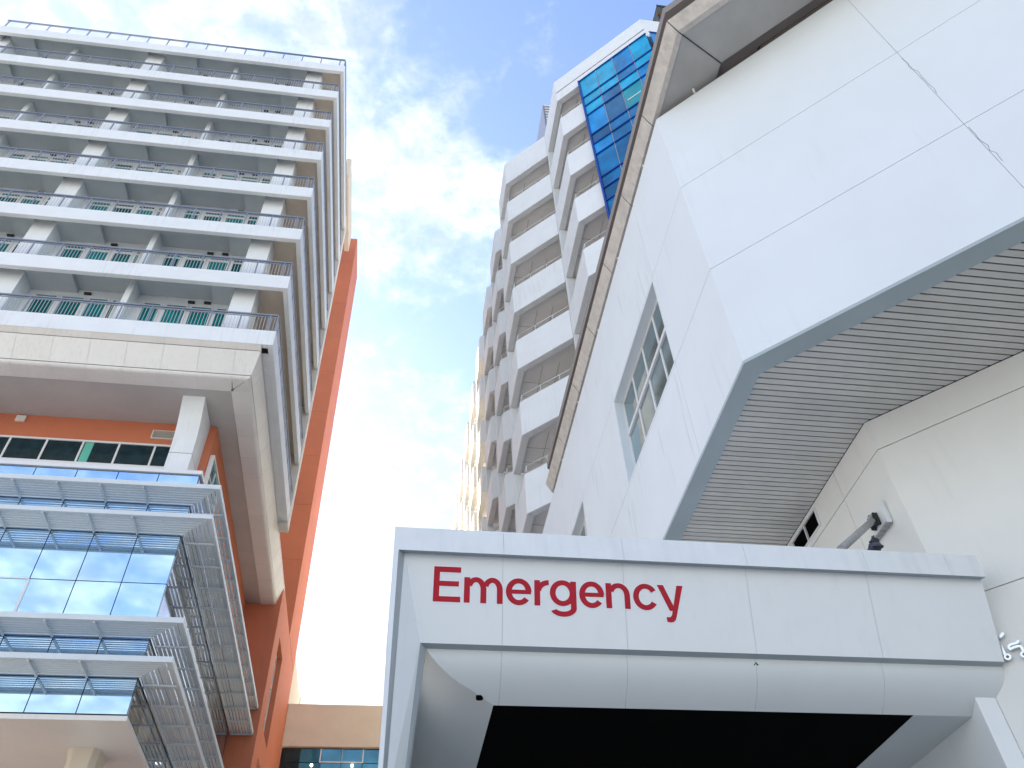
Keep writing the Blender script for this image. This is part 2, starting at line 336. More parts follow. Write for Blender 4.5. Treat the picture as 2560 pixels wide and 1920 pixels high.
# beige panelled transfer box
AX = lambda a: XT-a
_bull = [(0.66, 23.725)]+[(0.66+0.14*(1-math.cos(t)), 23.725-0.12*math.sin(t)) for t in [R(a) for a in (25, 50, 75, 90)]]+[(1.395, 23.60)]
prof = [[(0.015, 0.43, 24.775), (0.20, 0.41, 24.63)], [(0.205, 0.415, 24.605), (0.65, 0.65, 23.75)], [(a, a, z) for a, z in _bull]]
seams_x = [-6.49-1.27*i for i in range(0, 15)]; seams_y = [22.35+1.27*i for i in range(0, 13)]
YB = 37.28
for pr in prof:
    # front panels
    for j in range(len(seams_x)+1):
        if j == 0: xr = None; xl = seams_x[0]
        elif j == len(seams_x): xr = seams_x[-1]; xl = XL+0.1
        else: xr, xl = seams_x[j-1], seams_x[j]
        if j == len(seams_x) and xr <= xl: continue
        m = MB(); A = [(AX(b) if xr is None else xr-0.004, YT+a, z) for a, b, z in pr]; B = [(xl+0.004, YT+a, z) for a, b, z in pr]
        m.strip(A, B, len(pr) > 2)
        m.strip([(p[0], p[1]+0.03, p[2]+0.02) for p in B], [(p[0], p[1]+0.03, p[2]+0.02) for p in A], len(pr) > 2)
        part('fascia_panel', m, M['panel'], T)
    for j in range(len(seams_y)+1):
        y0 = None if j == 0 else seams_y[j-1]; y1 = seams_y[j] if j < len(seams_y) else YB
        if y0 is not None and y1-y0 < 0.05: continue
        m = MB(); A = [(AX(b), (YT+a if y0 is None else y0+0.004), z) for a, b, z in pr]; B = [(AX(b), y1-0.004, z) for a, b, z in pr]
        m.strip(B, A, len(pr) > 2)
        part('fascia_panel', m, M['panel'], T)
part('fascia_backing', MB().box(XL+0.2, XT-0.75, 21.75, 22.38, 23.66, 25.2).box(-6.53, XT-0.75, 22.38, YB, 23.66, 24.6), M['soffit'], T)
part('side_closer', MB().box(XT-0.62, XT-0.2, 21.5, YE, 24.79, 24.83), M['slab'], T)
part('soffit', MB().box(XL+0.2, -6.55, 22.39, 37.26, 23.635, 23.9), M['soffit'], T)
# orange recessed storey
part('orange_wall', MB().box(XL+0.1, -7.28, 24.45, 37.25, 19.72, 23.63), M['orange'], T)
wx = [-9.25+1.267*i for i in range(2)]
mull = [-7.99-1.267*i for i in range(13)]
fr = MB().box(XL+0.12, -7.6, 24.36, 24.447, 22.42, 22.50).box(XL+0.12, -7.6, 24.30, 24.447, 21.26, 21.40)
wb = part('window_band', fr, M['rail_w'], T)
for xm in mull: part('mullion', MB().box(xm-0.035, xm+0.035, 24.37, 24.446, 21.402, 22.418), M['rail_w'], wb)
for i in range(12):
    a, b = mull[i+1]+0.036, mull[i]-0.036
    part('pane', MB().box(a, b, 24.40, 24.44, 21.402, 22.418), M['dglass'], wb)
part('curtain', MB().box(-11.72, -11.42, 24.392, 24.399, 21.403, 22.417), M['curtain'], wb, label='pale green curtain behind the glass')
part('wall_vent', MB().box(-14.52, -14.18, 24.36, 24.447, 23.25, 23.52), M['warm_white'], T, 0.01)
v = part('vent_grille', MB().box(-9.55, -8.72, 24.37, 24.447, 22.80, 22.83).box(-9.55, -8.72, 24.37, 24.447, 23.18, 23.21).box(-9.55, -9.51, 24.372, 24.447, 22.83, 23.18), M['warm_white'], T)
for i in range(6): part('slat', MB().bar((-9.51, 24.40, 22.855+i*0.058), (-8.72, 24.40, 22.855+i*0.058), 0.05, 0.012), M['warm_white'], v)
part('vent_back', MB().box(-9.51, -8.72, 24.435, 24.446, 22.83, 23.18), M['dark'], v)
# flared podium column
pc = MB()
PY = [(23.37, 19.72), (23.36, 21.3), (23.33, 21.9), (23.22, 22.5), (23.08, 22.95), (22.95, 23.3), (22.82, 23.633)]
A = [(-8.35, y, z) for y, z in PY]; B = [(-7.55, y, z) for y, z in PY]
pc.strip(B, A); pc.strip([(-8.35, 24.448, z) for y, z in PY], A, False); pc.strip(B, [(-7.55, 24.448, z) for y, z in PY], False)
part('flared_column', pc, M['slab'], T)
part('column_joint', MB().box(-8.352, -7.548, 23.352, 24.4, 21.29, 21.305), M['seal'], T)
for cx in (-8.35-8.93,):
    c2 = MB(); A = [(cx, y, z) for y, z in PY]; B = [(cx+0.8, y, z) for y, z in PY]
    c2.strip(B, A); c2.strip([(cx, 24.448, z) for y, z in PY], A, False); c2.strip(B, [(cx+0.8, 24.448, z) for y, z in PY], False)
    part('flared_column', c2, M['slab'], T)
# side window of the orange storey
sw = part('window', MB().box(-7.277, -7.12, 24.62, 24.72, 20.7, 22.35).box(-7.277, -7.12, 26.5, 26.6, 20.7, 22.35).box(-7.277, -7.12, 24.72, 26.5, 22.25, 22.35).box(-7.277, -7.16, 25.55, 25.61, 20.8, 22.25).box(-7.277, -7.12, 24.72, 26.5, 20.7, 20.8).box(-7.277, -7.16, 24.72, 25.55, 21.5, 21.56), M['rail_w'], T)
part('pane', MB().box(-7.276, -7.2, 24.721, 25.549, 20.801, 22.249).box(-7.276, -7.2, 25.611, 26.499, 20.801, 22.249), M['tglass'], sw)
# glass podium
YG, XG = 22.5, -6.79
part('podium_core', MB().box(XL-8, XG-0.12, YG+0.1, 37.2, 11.42, 19.6), M['dark'], T)
part('podium_coping', MB().box(XL-8, XG+0.06, YG-0.06, 24.44, 19.64, 19.80).box(-7.27, XG+0.06, 24.44, 37.25, 19.64, 19.80), M['rail_w'], T, 0.01)
cw = part('curtain_wall_frame', MB().box(XL-8, XG-0.001, YG+0.04, YG+0.099, 11.44, 19.63), M['dark'], T)
gx = [XG-0.02-1.29*i for i in range(16)]; gz = [11.45, 12.45, 13.6, 15.43, 17.15, 18.35, 19.6]
for i in range(15):
    for j in range(6):
        part('pane', MB().box(gx[i+1]+0.014, gx[i]-0.014, YG, YG+0.035, gz[j]+0.014, gz[j+1]-0.014), M['glass'], cw)
for xm in (gx[4], gx[3]): part('mullion_cap', MB().box(xm-0.035, xm+0.035, YG-0.025, YG-0.003, 13.7, 15.40), M['rail_w'], cw)
part('transom_cap', MB().box(gx[9], gx[3], YG-0.024, YG-0.003, 15.41, 15.45), M['rail_w'], cw)
sg = part('side_glazing_frame', MB().box(XG-0.099, XG-0.04, YG+0.1, 37.2, 11.44, 19.63), M['dark'], T)
gy = [YG+0.02+1.305*i for i in range(12)]
for i in range(11):
    for j in range(6):
        part('pane', MB().box(XG-0.035, XG, gy[i]+0.014, gy[i+1]-0.014, gz[j]+0.014, gz[j+1]-0.014), M['sglass'], sg)
# louvred sunshades that wrap the corner
def sunshade(z):
    YO, XO, YI, XI = 21.45, -5.75, YG-0.08, XG+0.08
    f = MB()
    f.prism([(XL-8, YO), (XO, YO), (XO-0.07, YO+0.07), (XL-8, YO+0.07)], z-0.09, z+0.07)
    f.prism([(XO, YO), (XO, 37.27), (XO-0.07, 37.27), (XO-0.07, YO+0.07)], z-0.09, z+0.07)
    f.prism([(XL-8, YI), (XI, YI), (XI, YI+0.04), (XL-8, YI+0.04)], z-0.05, z+0.03)
    f.prism([(XI, YI+0.045), (XI, 37.27), (XI-0.04, 37.27), (XI-0.04, YI+0.045)], z-0.05, z+0.03)
    s = part('sunshade', f, M['steel'], T)
    for i in range(7):
        a = 0.14+0.125*i
        m = MB(); x1, y1, hw, zo, zi = XO-a, YO+a, 0.043, z-0.030, z-0.044
        f6 = [(0, 3, 2, 1), (4, 5, 6, 7), (0, 1, 5, 4), (1, 2, 6, 5), (2, 3, 7, 6), (3, 0, 4, 7)]
        q4 = [(XL-8, y1-hw, zo), (x1+hw, y1-hw, zo), (x1-hw, y1+hw, zi), (XL-8, y1+hw, zi)]
        part('slat', m.add(q4+[(c[0], c[1], c[2]+0.016) for c in q4], f6), M['steel'], s)
        q4 = [(x1+hw, y1-hw, zo), (x1+hw, 37.26, zo), (x1-hw, 37.26, zi), (x1-hw, y1+hw, zi)]
        part('slat', MB().add(q4+[(c[0], c[1], c[2]+0.016) for c in q4], [tuple(reversed(c)) for c in f6]), M['steel'], s)
    for i in range(1, 16): part('bracket', MB().box(gx[i]-0.03, gx[i]+0.03, YO+0.071, YI-0.001, z-0.13, z-0.075), M['steel'], s)
    for i in range(0, 12): part('bracket', MB().box(XI+0.001, XO-0.071, gy[i]+0.3-0.03, gy[i]+0.3+0.03, z-0.13, z-0.075), M['steel'], s)
for z in (18.38, 17.22, 13.68, 12.52): sunshade(z)
part('podium_soffit', MB().box(XL-8, XG+0.02, YG-0.02, 37.2, 11.28, 11.419), M['panel'], T, 0.01)
def taper_col(cx):
    m = MB(); prf = [(0.0, 11.279), (0.06, 11.0), (0.10, 10.4), (0.10, 0)]
    hw, y0, y1 = 0.44, 24.25, 25.3
    rings = []
    for d, z in prf:
        d = -d*0.6; c = 0.16
        x0, x1, ya, yb = cx-hw-d, cx+hw+d, y0-d, y1+d
        rings.append([(x0+c, ya, z), (x1-c, ya, z), (x1, ya+c, z), (x1, yb-c, z), (x1-c, yb, z), (x0+c, yb, z), (x0, yb-c, z), (x0, ya+c, z)])
    for a, b in zip(rings, rings[1:]): m.add(a+b, [(i, i+8, (i+1) % 8+8, (i+1) % 8) for i in range(8)])
    return m
for cx in (-8.21, -17.1): part('podium_column', taper_col(cx), M['cream'], T, 0.02)
# orange core block, pylon and cornice
m = MB().box(-26, -6.02, 37.3, 46.75, 0, 24.78)
part('orange_block', m, M['orange'], T)
skin = MB().box(-6.018, -5.6, 37.3, 38.9, 0, 24.78).box(-6.018, -5.6, 41.2, 46.75, 0, 24.78)
for a, b in ((22.75, 24.78), (16.85, 18.1), (0, 11.4)): skin.box(-6.018, -5.6, 38.9, 41.2, a, b)
blk = part('orange_cladding', skin, M['orange'], T)
for a, b in ((18.1, 22.75), (11.4, 16.85)):
    w = part('slot_window', MB().box(-5.93, -5.86, 38.92, 39.0, a+0.02, b-0.02).box(-5.93, -5.86, 41.1, 41.18, a+0.02, b-0.02).box(-5.93, -5.86, 39.0, 41.1, a+0.02, a+0.1).box(-5.93, -5.86, 39.0, 41.1, b-0.1, b-0.02).box(-5.93, -5.86, 39.0, 41.1, (a+b)/2+0.6, (a+b)/2+0.68).box(-5.93, -5.86, 39.0, 41.1, (a+b)/2-1.0, (a+b)/2-0.92), M['rail_w'], T)
    part('pane', MB().box(-6.01, -5.95, 38.95, 41.15, a+0.03, b-0.03), M['wglass'], w)
pz = [24.83, 29.74, 33.81, 37.88, 41.95, 46.02, 50.09, 54.16, 58.23, 63.4]
part('pylon_core', MB().box(-9, -5.63, 42.53, 46.72, 24.78, 63.3), M['orange'], T)
for a, b in zip(pz, pz[1:]): part('pylon_block', MB().box(-9, -5.6, 42.5, 46.75, a+0.004, b-0.004), M['orange'], T, 0.006)
part('rear_core', MB().box(-24, -8.4, 34.5, 42.45, 49.8, 62.0), M['cream'], T)
part('cornice', MB().box(-6.38, -6.0, 34.0, 41.3, 59.7, 62.2), M['cream'], T, 0.02)

# ================================================================== B. link bridge and block behind
BR = thing('link_bridge', 'beige enclosed link bridge with blue glazing behind the canopy', 'bridge', (-2.8, 49, 0))
part('fascia', MB().box(-5.58, 4.2, 46.8, 50.5, 20.55, 22.94), M['cream'], BR, 0.02)
part('interior', MB().box(-5.58, 4.2, 47.1, 50.3, 16.5, 20.54), M['dark'], BR)
bxs = [-5.56, -4.54, -3.44, -2.28, -1.12, -0.0, 1.1, 2.2, 3.3, 4.18]; bzs = [16.6, 18.6, 19.75, 20.5]
for i in range(9):
    for j in range(3):
        part('pane', MB().box(bxs[i]+0.02, bxs[i+1]-0.02, 47.0, 47.06, bzs[j]+0.02, bzs[j+1]-0.02), M['dglass'] if i == 0 else M['brglass'], BR)
fr = MB()
for a, b in ((2, 3), (3, 4)):
    x0, x1 = bxs[a], bxs[b]
    fr.box(x0-0.03+0.035*(a == 3), x0+0.03, 46.95, 46.995, 19.75, 20.5).box(x0+0.03, x1-0.03, 46.95, 46.995, 19.75, 19.81)
fr.box(bxs[4]-0.03, bxs[4]+0.03, 46.95, 46.995, 19.75, 20.5)
part('window_frame', fr, M['rail_w'], BR)
for x in (-3.86, -1.67): part('downlight', MB().cyl((x, 46.93, 19.6), (x, 46.98, 19.6), 0.07, 12), M['lamp'], BR)
CB = thing('cream_annex', 'low cream block just behind the orange core', 'building', (-9, 51, 0))
part('wall', MB().box(-14, -5.6, 50.6, 52.6, 0, 25.8).box(-14, -5.6, 46.8, 50.59, 22.96, 25.8), M['cream'], CB)
part('parapet', MB().box(-14, -5.56, 52.602, 52.9, 0, 26.0), M['cream'], CB)

# ================================================================== C. stepped white tower (saw-tooth balconies)
Z = thing('sawtooth_tower', 'white tower with saw-tooth balconies and a bright blue glazed stair bay', 'building', (12, 36, 0))
bays = [((6.2, 17.4), 3.65, 2.95), ((4.28, 22.29), 1.92, 2.44)]+[((4.28, 26.72+4.12*i), 1.95 if i == 0 else 1.85, 2.27) for i in range(8)]
levels = [(40.35, 42.5)]+[(36.75-3.63*j, 38.5-3.63*j) for j in range(10)]
TH = 0.28
core = [(9.85, 40), (9.85, 60), (30, 60), (30, 15.4), (10.6, 15.4), (7.9, 18.1), (7.9, 22.2), (6.3, 23.8), (6.3, 60)]
part('core_wall', MB().prism([(30, 60), (30, 15.6), (11.1, 15.6), (8.4, 18.3), (8.4, 22.2), (6.6, 24.0), (6.6, 60)], 0, 42.0), M['warm_white'], Z)
def bay_meshes(L, d, w, h):
    lx, ly = L; Rr = (lx+d, ly-d); E_ = (lx, ly+w); s2 = TH*math.tan(R(22.5))
    m = MB()   # band walls with mitred corner, thickness inwards (+x)
    iL = (lx+TH, ly+s2)
    n = TH/math.sqrt(2)
    iR = (Rr[0]+n, Rr[1]+n)
    m.prism([Rr, L, iL, iR], 0, h)
    m.prism([L, E_, (lx+TH, E_[1]), iL], 0, h)
    # skirting step under the band
    slabp = [iR, iL, (lx+TH, E_[1]), (lx+2.6, E_[1]), (Rr[0]+2.6, Rr[1]+n)] if lx < 5 else [iR, iL, (lx+TH, E_[1]), (lx+2.3, E_[1]), (lx+d+3.2, Rr[1]+n)]
    c = MB().prism(slabp, 0.22, 0.40)
    return m, c
for bi, (L, d, w) in enumerate(bays):
    lx, ly = L
    bm_, cm_ = bay_meshes(L, d, w, 1.75); tm_, tc_ = bay_meshes(L, d, w, 2.15)
    band_me = bm_.mesh('parapet_band', M['white']); top_me = tm_.mesh('parapet_band_top', M['white']); ceil_me = cm_.mesh('balcony_ceiling', M['zceil'])
    fin_me = MB().box(lx+0.012, lx+2.5, ly+w-0.2, ly+w-0.006, 0, 1.85).mesh('fin_wall', M['white'])
    rl = MB(); Rr = (lx+d, ly-d)
    for zz, rr in ((1.75+0.12, 0.014), (1.75+0.42, 0.018)):
        rl.cyl((Rr[0]+0.1, Rr[1]+0.1, zz), (lx+0.1, ly+0.04, zz), rr, 6).cyl((lx+0.1, ly+0.04, zz), (lx+0.1, ly+w-0.25, zz), rr, 6)
    nn = max(2, int(d*1.414/0.9))
    for i in range(nn+1):
        t = i/nn; xq, yq = Rr[0]+0.1-(d)*t, Rr[1]+0.1+(d-0.06)*t
        rl.cyl((xq, yq, 1.74), (xq, yq, 2.17), 0.014, 6)
    rail2 = rl.mesh('handrail', M['rail_w'])
    cr = MB()   # ceiling joints
    if bi < 3:
        for q_ in (0.9, 1.75): cr.box(lx+TH+0.01, lx+2.2, ly+q_-0.012, ly+q_+0.012, 0.212, 0.219)
        for q_ in (0.75, 1.4): cr.box(lx+TH+q_-0.012, lx+TH+q_+0.012, ly+0.2-q_*0.4, ly+w-0.01, 0.205, 0.211)
        cr_me = cr.mesh('ceiling_joints', M['soffit'])
    for li, (zb, zt) in enumerate(levels):
        if bi > 4 and zb < 3: continue
        o = inst('parapet_band', top_me if li == 0 else band_me, Z, (0, 0, zb)); bev(o, 0.015, 1)
        inst('balcony_ceiling', ceil_me, Z, (0, 0, zb))
        if bi < 3: inst('ceiling_joints', cr_me, Z, (0, 0, zb))
        if li: inst('handrail', rail2, Z, (0, 0, zb)); inst('fin_wall', fin_me, Z, (0, 0, zt))
part('parapet_groove', MB().bar((9.84, 13.74, 41.2), (6.2, 17.385, 41.2), 0.01, 0.05), M['seal'], Z)
part('roof_slab', MB().prism([(30, 59.8), (30, 14.1), (10.2, 14.1), (6.6, 17.7), (6.6, 20.8), (4.7, 22.7), (4.7, 24.5), (6.3, 24.7), (6.3, 59.8)], 40.76, 41.0), M['ceil'], Z)
part('front_wall', MB().box(9.86, 30, 13.75, 14.0, 0, 38.4).box(9.86, 30, 13.76, 14.05, 40.36, 42.49), M['white'], Z)
# blue glass bay
bz0 = 40.40; p0 = Vector((7.18, 16.42)); ud = Vector((1, -1)).normalized(); nd = Vector((-1, -1)).normalized()
L_b = (9.86-7.18)*math.sqrt(2); ncol = 4; cwid = L_b/ncol
rows = [0]
for k in range(7): rows += [-3.63*k-1.85, -3.63*k-2.7, -3.63*k-3.63]
gb = thing_part = part('glass_bay_frame', MB().wall((p0.x, p0.y), (9.86, p0.y-2.68), -0.10, bz0+rows[-1], bz0), M['bframe'], Z)
def dquad(u0, u1, z0, z1, off, th):
    a = p0+ud*u0+nd*off; b = p0+ud*u1+nd*off; m = MB()
    return m.prism([(a.x, a.y), (b.x, b.y), (b.x+nd.x*th, b.y+nd.y*th), (a.x+nd.x*th, a.y+nd.y*th)], z0, z1)
rnd = random.Random(5)
for r_ in range(len(rows)-1):
    zt, zb = bz0+rows[r_], bz0+rows[r_+1]
    for c in range(ncol):
        mm = M['bglass']
        t = rnd.random()
        if (r_ < 2 and c != 2) or t > 0.80: mm = M['bglass2']
        if r_ == 3 and c == 2: mm = M['bglass3']
        part('pane', dquad(c*cwid+0.02, (c+1)*cwid-0.02, zb+0.02, zt-0.02, 0.101, 0.012), mm, gb)
    part('transom', dquad(0, L_b, zt-0.035, zt+0.035, 0.114, 0.05), M['bframe'], gb)
for c in range(1, ncol):
    part('mullion', dquad(c*cwid-0.018, c*cwid+0.018, bz0+rows[-1], bz0-0.04, 0.114, 0.02), M['galv'], gb)
part('edge_frame', dquad(-0.05, 0.03, bz0+rows[-1], bz0+0.036, 0.1005, 0.09), M['bframe'], gb)
part('lamp_tube', dquad(2.15*cwid, 2.85*cwid, 0, 0.06, 0.1145, 0.03), M['rail_w'], gb).location.z += bz0-4.75
part('front_pane', MB().box(9.95, 16, 13.58, 13.68, bz0+rows[-1], bz0-0.02), M['bglass'], gb)
for zr in rows[:12]: part('transom', MB().box(9.9, 16, 13.54, 13.578, bz0+zr-0.035, bz0+zr+0.035), M['bframe'], gb)
# roof-top things
LV = thing('rooftop_louver_box', 'grey plant enclosure with striped louvres on the white tower roof', 'plant enclosure', (8, 24, 41))
part('casing', MB().box(6.87, 9.2, 22.06, 26, 41.0, 49.9), M['galv'], LV)
part('louver_back', MB().box(6.95, 9.2, 22.03, 22.055, 42, 49.7), M['louv_d'], LV)
for i in range(22): part('slat', MB().box(6.95, 9.2, 21.94, 22.027, 49.63-i*0.34, 49.74-i*0.34), M['rail_w'], LV)
CR = thing('corrugated_shelter', 'dark corrugated metal roof over the white tower roof edge', 'shelter', (13.5, 16.5, 41))
m = MB(); A = []; B = []
for i in range(73):
    x = 11.4+i*0.05; dz = 0.02*math.sin(i*math.pi/2.0)
    A.append((x, 14.17, 46.0+dz)); B.append((x, 19, 46.2+dz))
m.strip(A, B); m.strip([(a[0], a[1], a[2]+0.03) for a in B], [(a[0], a[1], a[2]+0.03) for a in A])
part('roof_sheet', m, M['corr'], CR)
part('edge_trim', MB().box(11.38, 15.05, 14.12, 14.168, 45.9, 46.08), M['dark'], CR)
part('purlin', MB().box(11.5, 15, 14.5, 14.58, 45.87, 45.955), mat('rusty_purlin', (0.30, 0.15, 0.06), 0.8, var=0.4, vscale=8), CR)
for x in (11.6, 14.8):
    for y in (14.6, 18.6): part('post', MB().box(x-0.05, x+0.05, y-0.05, y+0.05, 41.0, 45.86), M['dark'], CR)

# ================================================================== D. white ward block with overhang
B_ = thing('ward_block', 'white hospital block with angled corner overhanging a slatted soffit', 'building', (7.5, 9, 0))
Cx, Cy, CO = 4.248, 6.632, 10.88
ZB, ZT = 9.30, 16.08
G_ = 0.009
dv = Vector((1, -1)).normalized()
def dpt(s): return (Cx+dv.x*s, Cy+dv.y*s)
# backing so joints read dark
part('wall_backing', MB().prism([dpt(12), (Cx+0.1, Cy+0.04), (Cx+0.1, 8.48)] + [(12, 8.48)], ZB+0.02, ZT-0.03), M['seal'], B_)
m = MB().box(Cx+0.26, 11.9, 8.482, 24, ZB+0.02, ZT-0.03)
m.box(Cx+0.1, Cx+0.259, 8.482, 8.50, ZB+0.02, ZT-0.03).box(Cx+0.1, Cx+0.259, 11.75, 15.0, ZB+0.02, ZT-0.03).box(Cx+0.1, Cx+0.259, 18.2, 24, ZB+0.02, ZT-0.03)
m.box(Cx+0.1, Cx+0.259, 8.50, 11.75, 13.62, ZT-0.03).box(Cx+0.1, Cx+0.259, 8.5, 11.75, ZB+0.02, 11.28).box(Cx+0.1, Cx+0.259, 15.0, 18.2, 13.62, ZT-0.03).box(Cx+0.1, Cx+0.259, 15.0, 18.2, ZB+0.02, 11.28)
part('wall_core', m, M['white_wall'], B_)
zr = [ZB, 11.30, 13.60, ZT]
TP = 0.095
for a, b in zip(zr, zr[1:]):
    z0, z1 = a+(G_/2 if a > ZB else 0), b-(G_/2 if b < ZT else 0)
    s0, s1, s2 = 0, (6.85-Cx)*math.sqrt(2), 12
    k45 = TP*math.tan(R(22.5))
    n_ = TP/math.sqrt(2)
    # corner panel wraps the edge: angled part
    p, q_ = dpt(0), dpt(s1-0.002)
    m = MB().prism([p, q_, (q_[0]+n_, q_[1]+n_), (Cx+TP, Cy+k45)], z0, z1)
    m.prism([p, (Cx+TP, Cy+k45), (Cx+TP, 8.5-G_/2), (Cx, 8.5-G_/2)], z0, z1)
    part('wall_panel', m, M['white_wall'], B_, 0.004)
    p, q_ = dpt(s1+0.002), dpt(s2)
    part('wall_panel', MB().prism([p, q_, (q_[0]+n_, q_[1]+n_), (p[0]+n_, p[1]+n_)], z0, z1), M['white_wall'], B_, 0.004)
def lpan(y0, y1, z0, z1): part('wall_panel', MB().box(Cx, Cx+TP, y0+G_/2, y1-G_/2, z0+G_/2, z1-G_/2), M['white_dirty'], B_, 0.004)
for y0, y1 in ((8.5, 11.75), (15.0, 18.2)): lpan(y0, y1, ZB, 11.30); lpan(y0, y1, 13.60, ZT)
for y0, y1 in ((11.75, 15.0), (18.2, 24.0)):
    for a, b in zip(zr, zr[1:]): lpan(y0, y1, a, b)
# windows in the left face
def ward_window(y0, y1):
    z0, z1 = 11.305, 13.595; X = Cx+0.19
    rv = MB().box(Cx+0.002, X+0.06, y0+0.002, y0+0.05, z0+0.051, z1-0.051).box(Cx+0.002, X+0.06, y1-0.05, y1-0.002, z0+0.051, z1-0.051)
    rv.box(Cx+0.002, X+0.06, y0+0.002, y1-0.002, z0+0.002, z0+0.05).box(Cx+0.002, X+0.06, y0+0.002, y1-0.002, z1-0.05, z1-0.002)
    w = part('window', rv, M['white_wall'], B_)
    ya, yb, za, zb_ = y0+0.051, y1-0.051, z0+0.051, z1-0.051; zm = 12.62
    f = MB().box(X, X+0.055, ya, yb, zb_-0.06, zb_).box(X, X+0.055, ya, yb, za, za+0.05).box(X-0.02, X+0.055, ya, yb, zm-0.03, zm+0.03).box(X-0.01, X+0.055, ya, yb, zm+0.06, zm+0.09)
    nb = 4
    for i in range(nb+1):
        yc = ya+(yb-ya)*i/nb; f.box(X+0.003, X+0.052, max(ya, yc-0.03), min(yb, yc+0.03), za+0.05, zm-0.03).box(X+0.003, X+0.052, max(ya, yc-0.03), min(yb, yc+0.03), zm+0.09, zb_-0.06)
    part('frame', f, M['rail_w'], w)
    for i in range(nb):
        for a, b in ((za+0.05, zm-0.03), (zm+0.09, zb_-0.06)):
            part('pane', MB().box(X+0.02, X+0.03, ya+(yb-ya)*i/nb+0.031, ya+(yb-ya)*(i+1)/nb-0.031, a, b), M['wglass'], w)
ward_window(8.5, 11.75); ward_window(15.0, 18.2)
# ledge strip under the overhang
iX, iC = Cx+0.273, CO+0.427
def cl2(c, x): return (x, c-x)
part('ledge_strip', MB().prism([(Cx, 16), (iX, 16), (iX, iC-iX), (10.5, iC-10.5), (10.5, CO-10.5), (Cx, CO-Cx)], ZB-0.05, ZB-0.004), M['grey'], B_)
part('soffit_backing', MB().prism([(iX, 16), (6.5, 16), (13, 16), (13, -1.5), (iC+1.5, -1.5), (iX, iC-iX)], ZB+0.03, ZB+0.06) if False else MB().prism([(iX-0.1, 16), (7.5, 16), (13.5, 2), (13.5, -2), (iX-0.1, iC-iX-0.05)], ZB+0.0, ZB+0.015), M['dark'], B_)
SX = 6.341; SC = 13.9
y = 2.2
while y < 15.9:
    y1 = y+0.083; yc = y+0.05
    xl = iX+0.002 if yc > iC-iX else iC-yc+0.004
    xr_ = SX-0.002 if yc > SC-SX else SC-yc-0.004
    xla = iX+0.002 if y > iC-iX else iC-y+0.004; xlb = iX+0.002 if y1 > iC-iX else iC-y1+0.004
    xra = SX-0.002 if y > SC-SX else SC-y-0.004; xrb = SX-0.002 if y1 > SC-SX else SC-y1-0.004
    part('soffit_slat', MB().prism([(xla, y), (xra, y), (xrb, y1), (xlb, y1)], ZB-0.035, ZB-0.015), M['slat'], B_)
    y += 0.104
# set-back wall below
ss = Vector((1, -1)).normalized()
def spt(s, off=0): return (SX+ss.x*s+off*0.7071, (SC-SX)+ss.y*s+off*0.7071)
def swall(s0, s1, z0, z1, off, th):
    a, b = spt(s0, off), spt(s1, off); c, d = spt(s1, off+th), spt(s0, off+th); return [a, b, c, d]
part('lower_wall_core', MB().prism([(SX+0.06, SC-SX+0.03), spt(11, 0.06), (13, 1), (13, 16), (SX+0.06, 16)], 0, ZB-0.06), M['seal'], B_)
kz = 0.06*math.tan(R(22.5))
for z0, z1 in ((0, 3.6), (3.61, 6.405), (6.415, 8.745), (8.757, ZB-0.045)):
    p = (SX, SC-SX); q_ = spt(9)
    prj = 0.0 if z1 < 8.8 else 0.0
    m = MB().prism([p, q_, (q_[0]+0.042, q_[1]+0.042), (SX+0.059, SC-SX+kz)], z0, z1)
    m.prism([p, (SX+0.059, SC-SX+kz), (SX+0.059, 8.636), (SX, 8.636)], z0, z1)
    part('lower_panel', m, M['low_wall'], B_, 0.004)
    if z1 > 9: 
        m = MB().box(SX, SX+0.058, 8.644, 9.40, z0, z1).box(SX, SX+0.058, 10.34, 15.9, z0, z1).box(SX, SX+0.058, 9.40, 10.34, z0, 8.85).box(SX, SX+0.058, 9.40, 10.34, 9.185, z1)
    else: m = MB().box(SX, SX+0.058, 8.644, 15.9, z0, z1)
    part('lower_panel', m, M['low_wall'], B_, 0.004)
hv = part('dark_hatch', MB().box(SX+0.03, SX+0.056, 9.402, 10.338, 8.852, 9.183), M['black'], B_)
part('hatch_frame', MB().box(SX-0.02, SX+0.02, 9.40, 9.43, 8.85, 9.185).box(SX-0.02, SX+0.02, 9.43, 10.33, 8.85, 8.875).box(SX-0.015, SX+0.02, 9.85, 9.87, 8.875, 9.17), M['white'], hv)
# flat roof eave
EZ = 16.20
eo = [(4.06, 18.05), (4.06, 9.03-4.06), (9.5, 9.03-9.5)]
el = [(4.23, 18.10), (4.23, 9.26-4.23), (9.5, 9.26-9.5)]
m = MB()
A = [(x, y, EZ+0.25) for x, y in eo]; B2 = [(x, y, EZ) for x, y in el]
def seg(i, t0, t1):
    P = lambda a, b, t: tuple(a[j]+(b[j]-a[j])*t for j in range(3))
    a0, a1 = P(A[i], A[i+1], t0), P(A[i], A[i+1], t1); b0, b1 = P(B2[i], B2[i+1], t0), P(B2[i], B2[i+1], t1)
    bk = lambda p: (p[0]+0.2, p[1]+0.1, p[2]+0.02)
    m = MB(); m.add([a0, a1, b1, b0], [(0, 1, 2, 3)]); m.add([a0, a1, bk(a1), bk(a0)], [(3, 2, 1, 0)]); m.add([b0, b1, (b1[0]+0.1, b1[1]+0.05, b1[2]+0.002), (b0[0]+0.1, b0[1]+0.05, b0[2]+0.002)], [(0, 1, 2, 3)])
    m.add([a0, b0, bk(b0), bk(a0)], [(0, 1, 2, 3)]); m.add([a1, b1, bk(b1), bk(a1)], [(3, 2, 1, 0)])
    part('eave_block', m, M['eave'], B_)
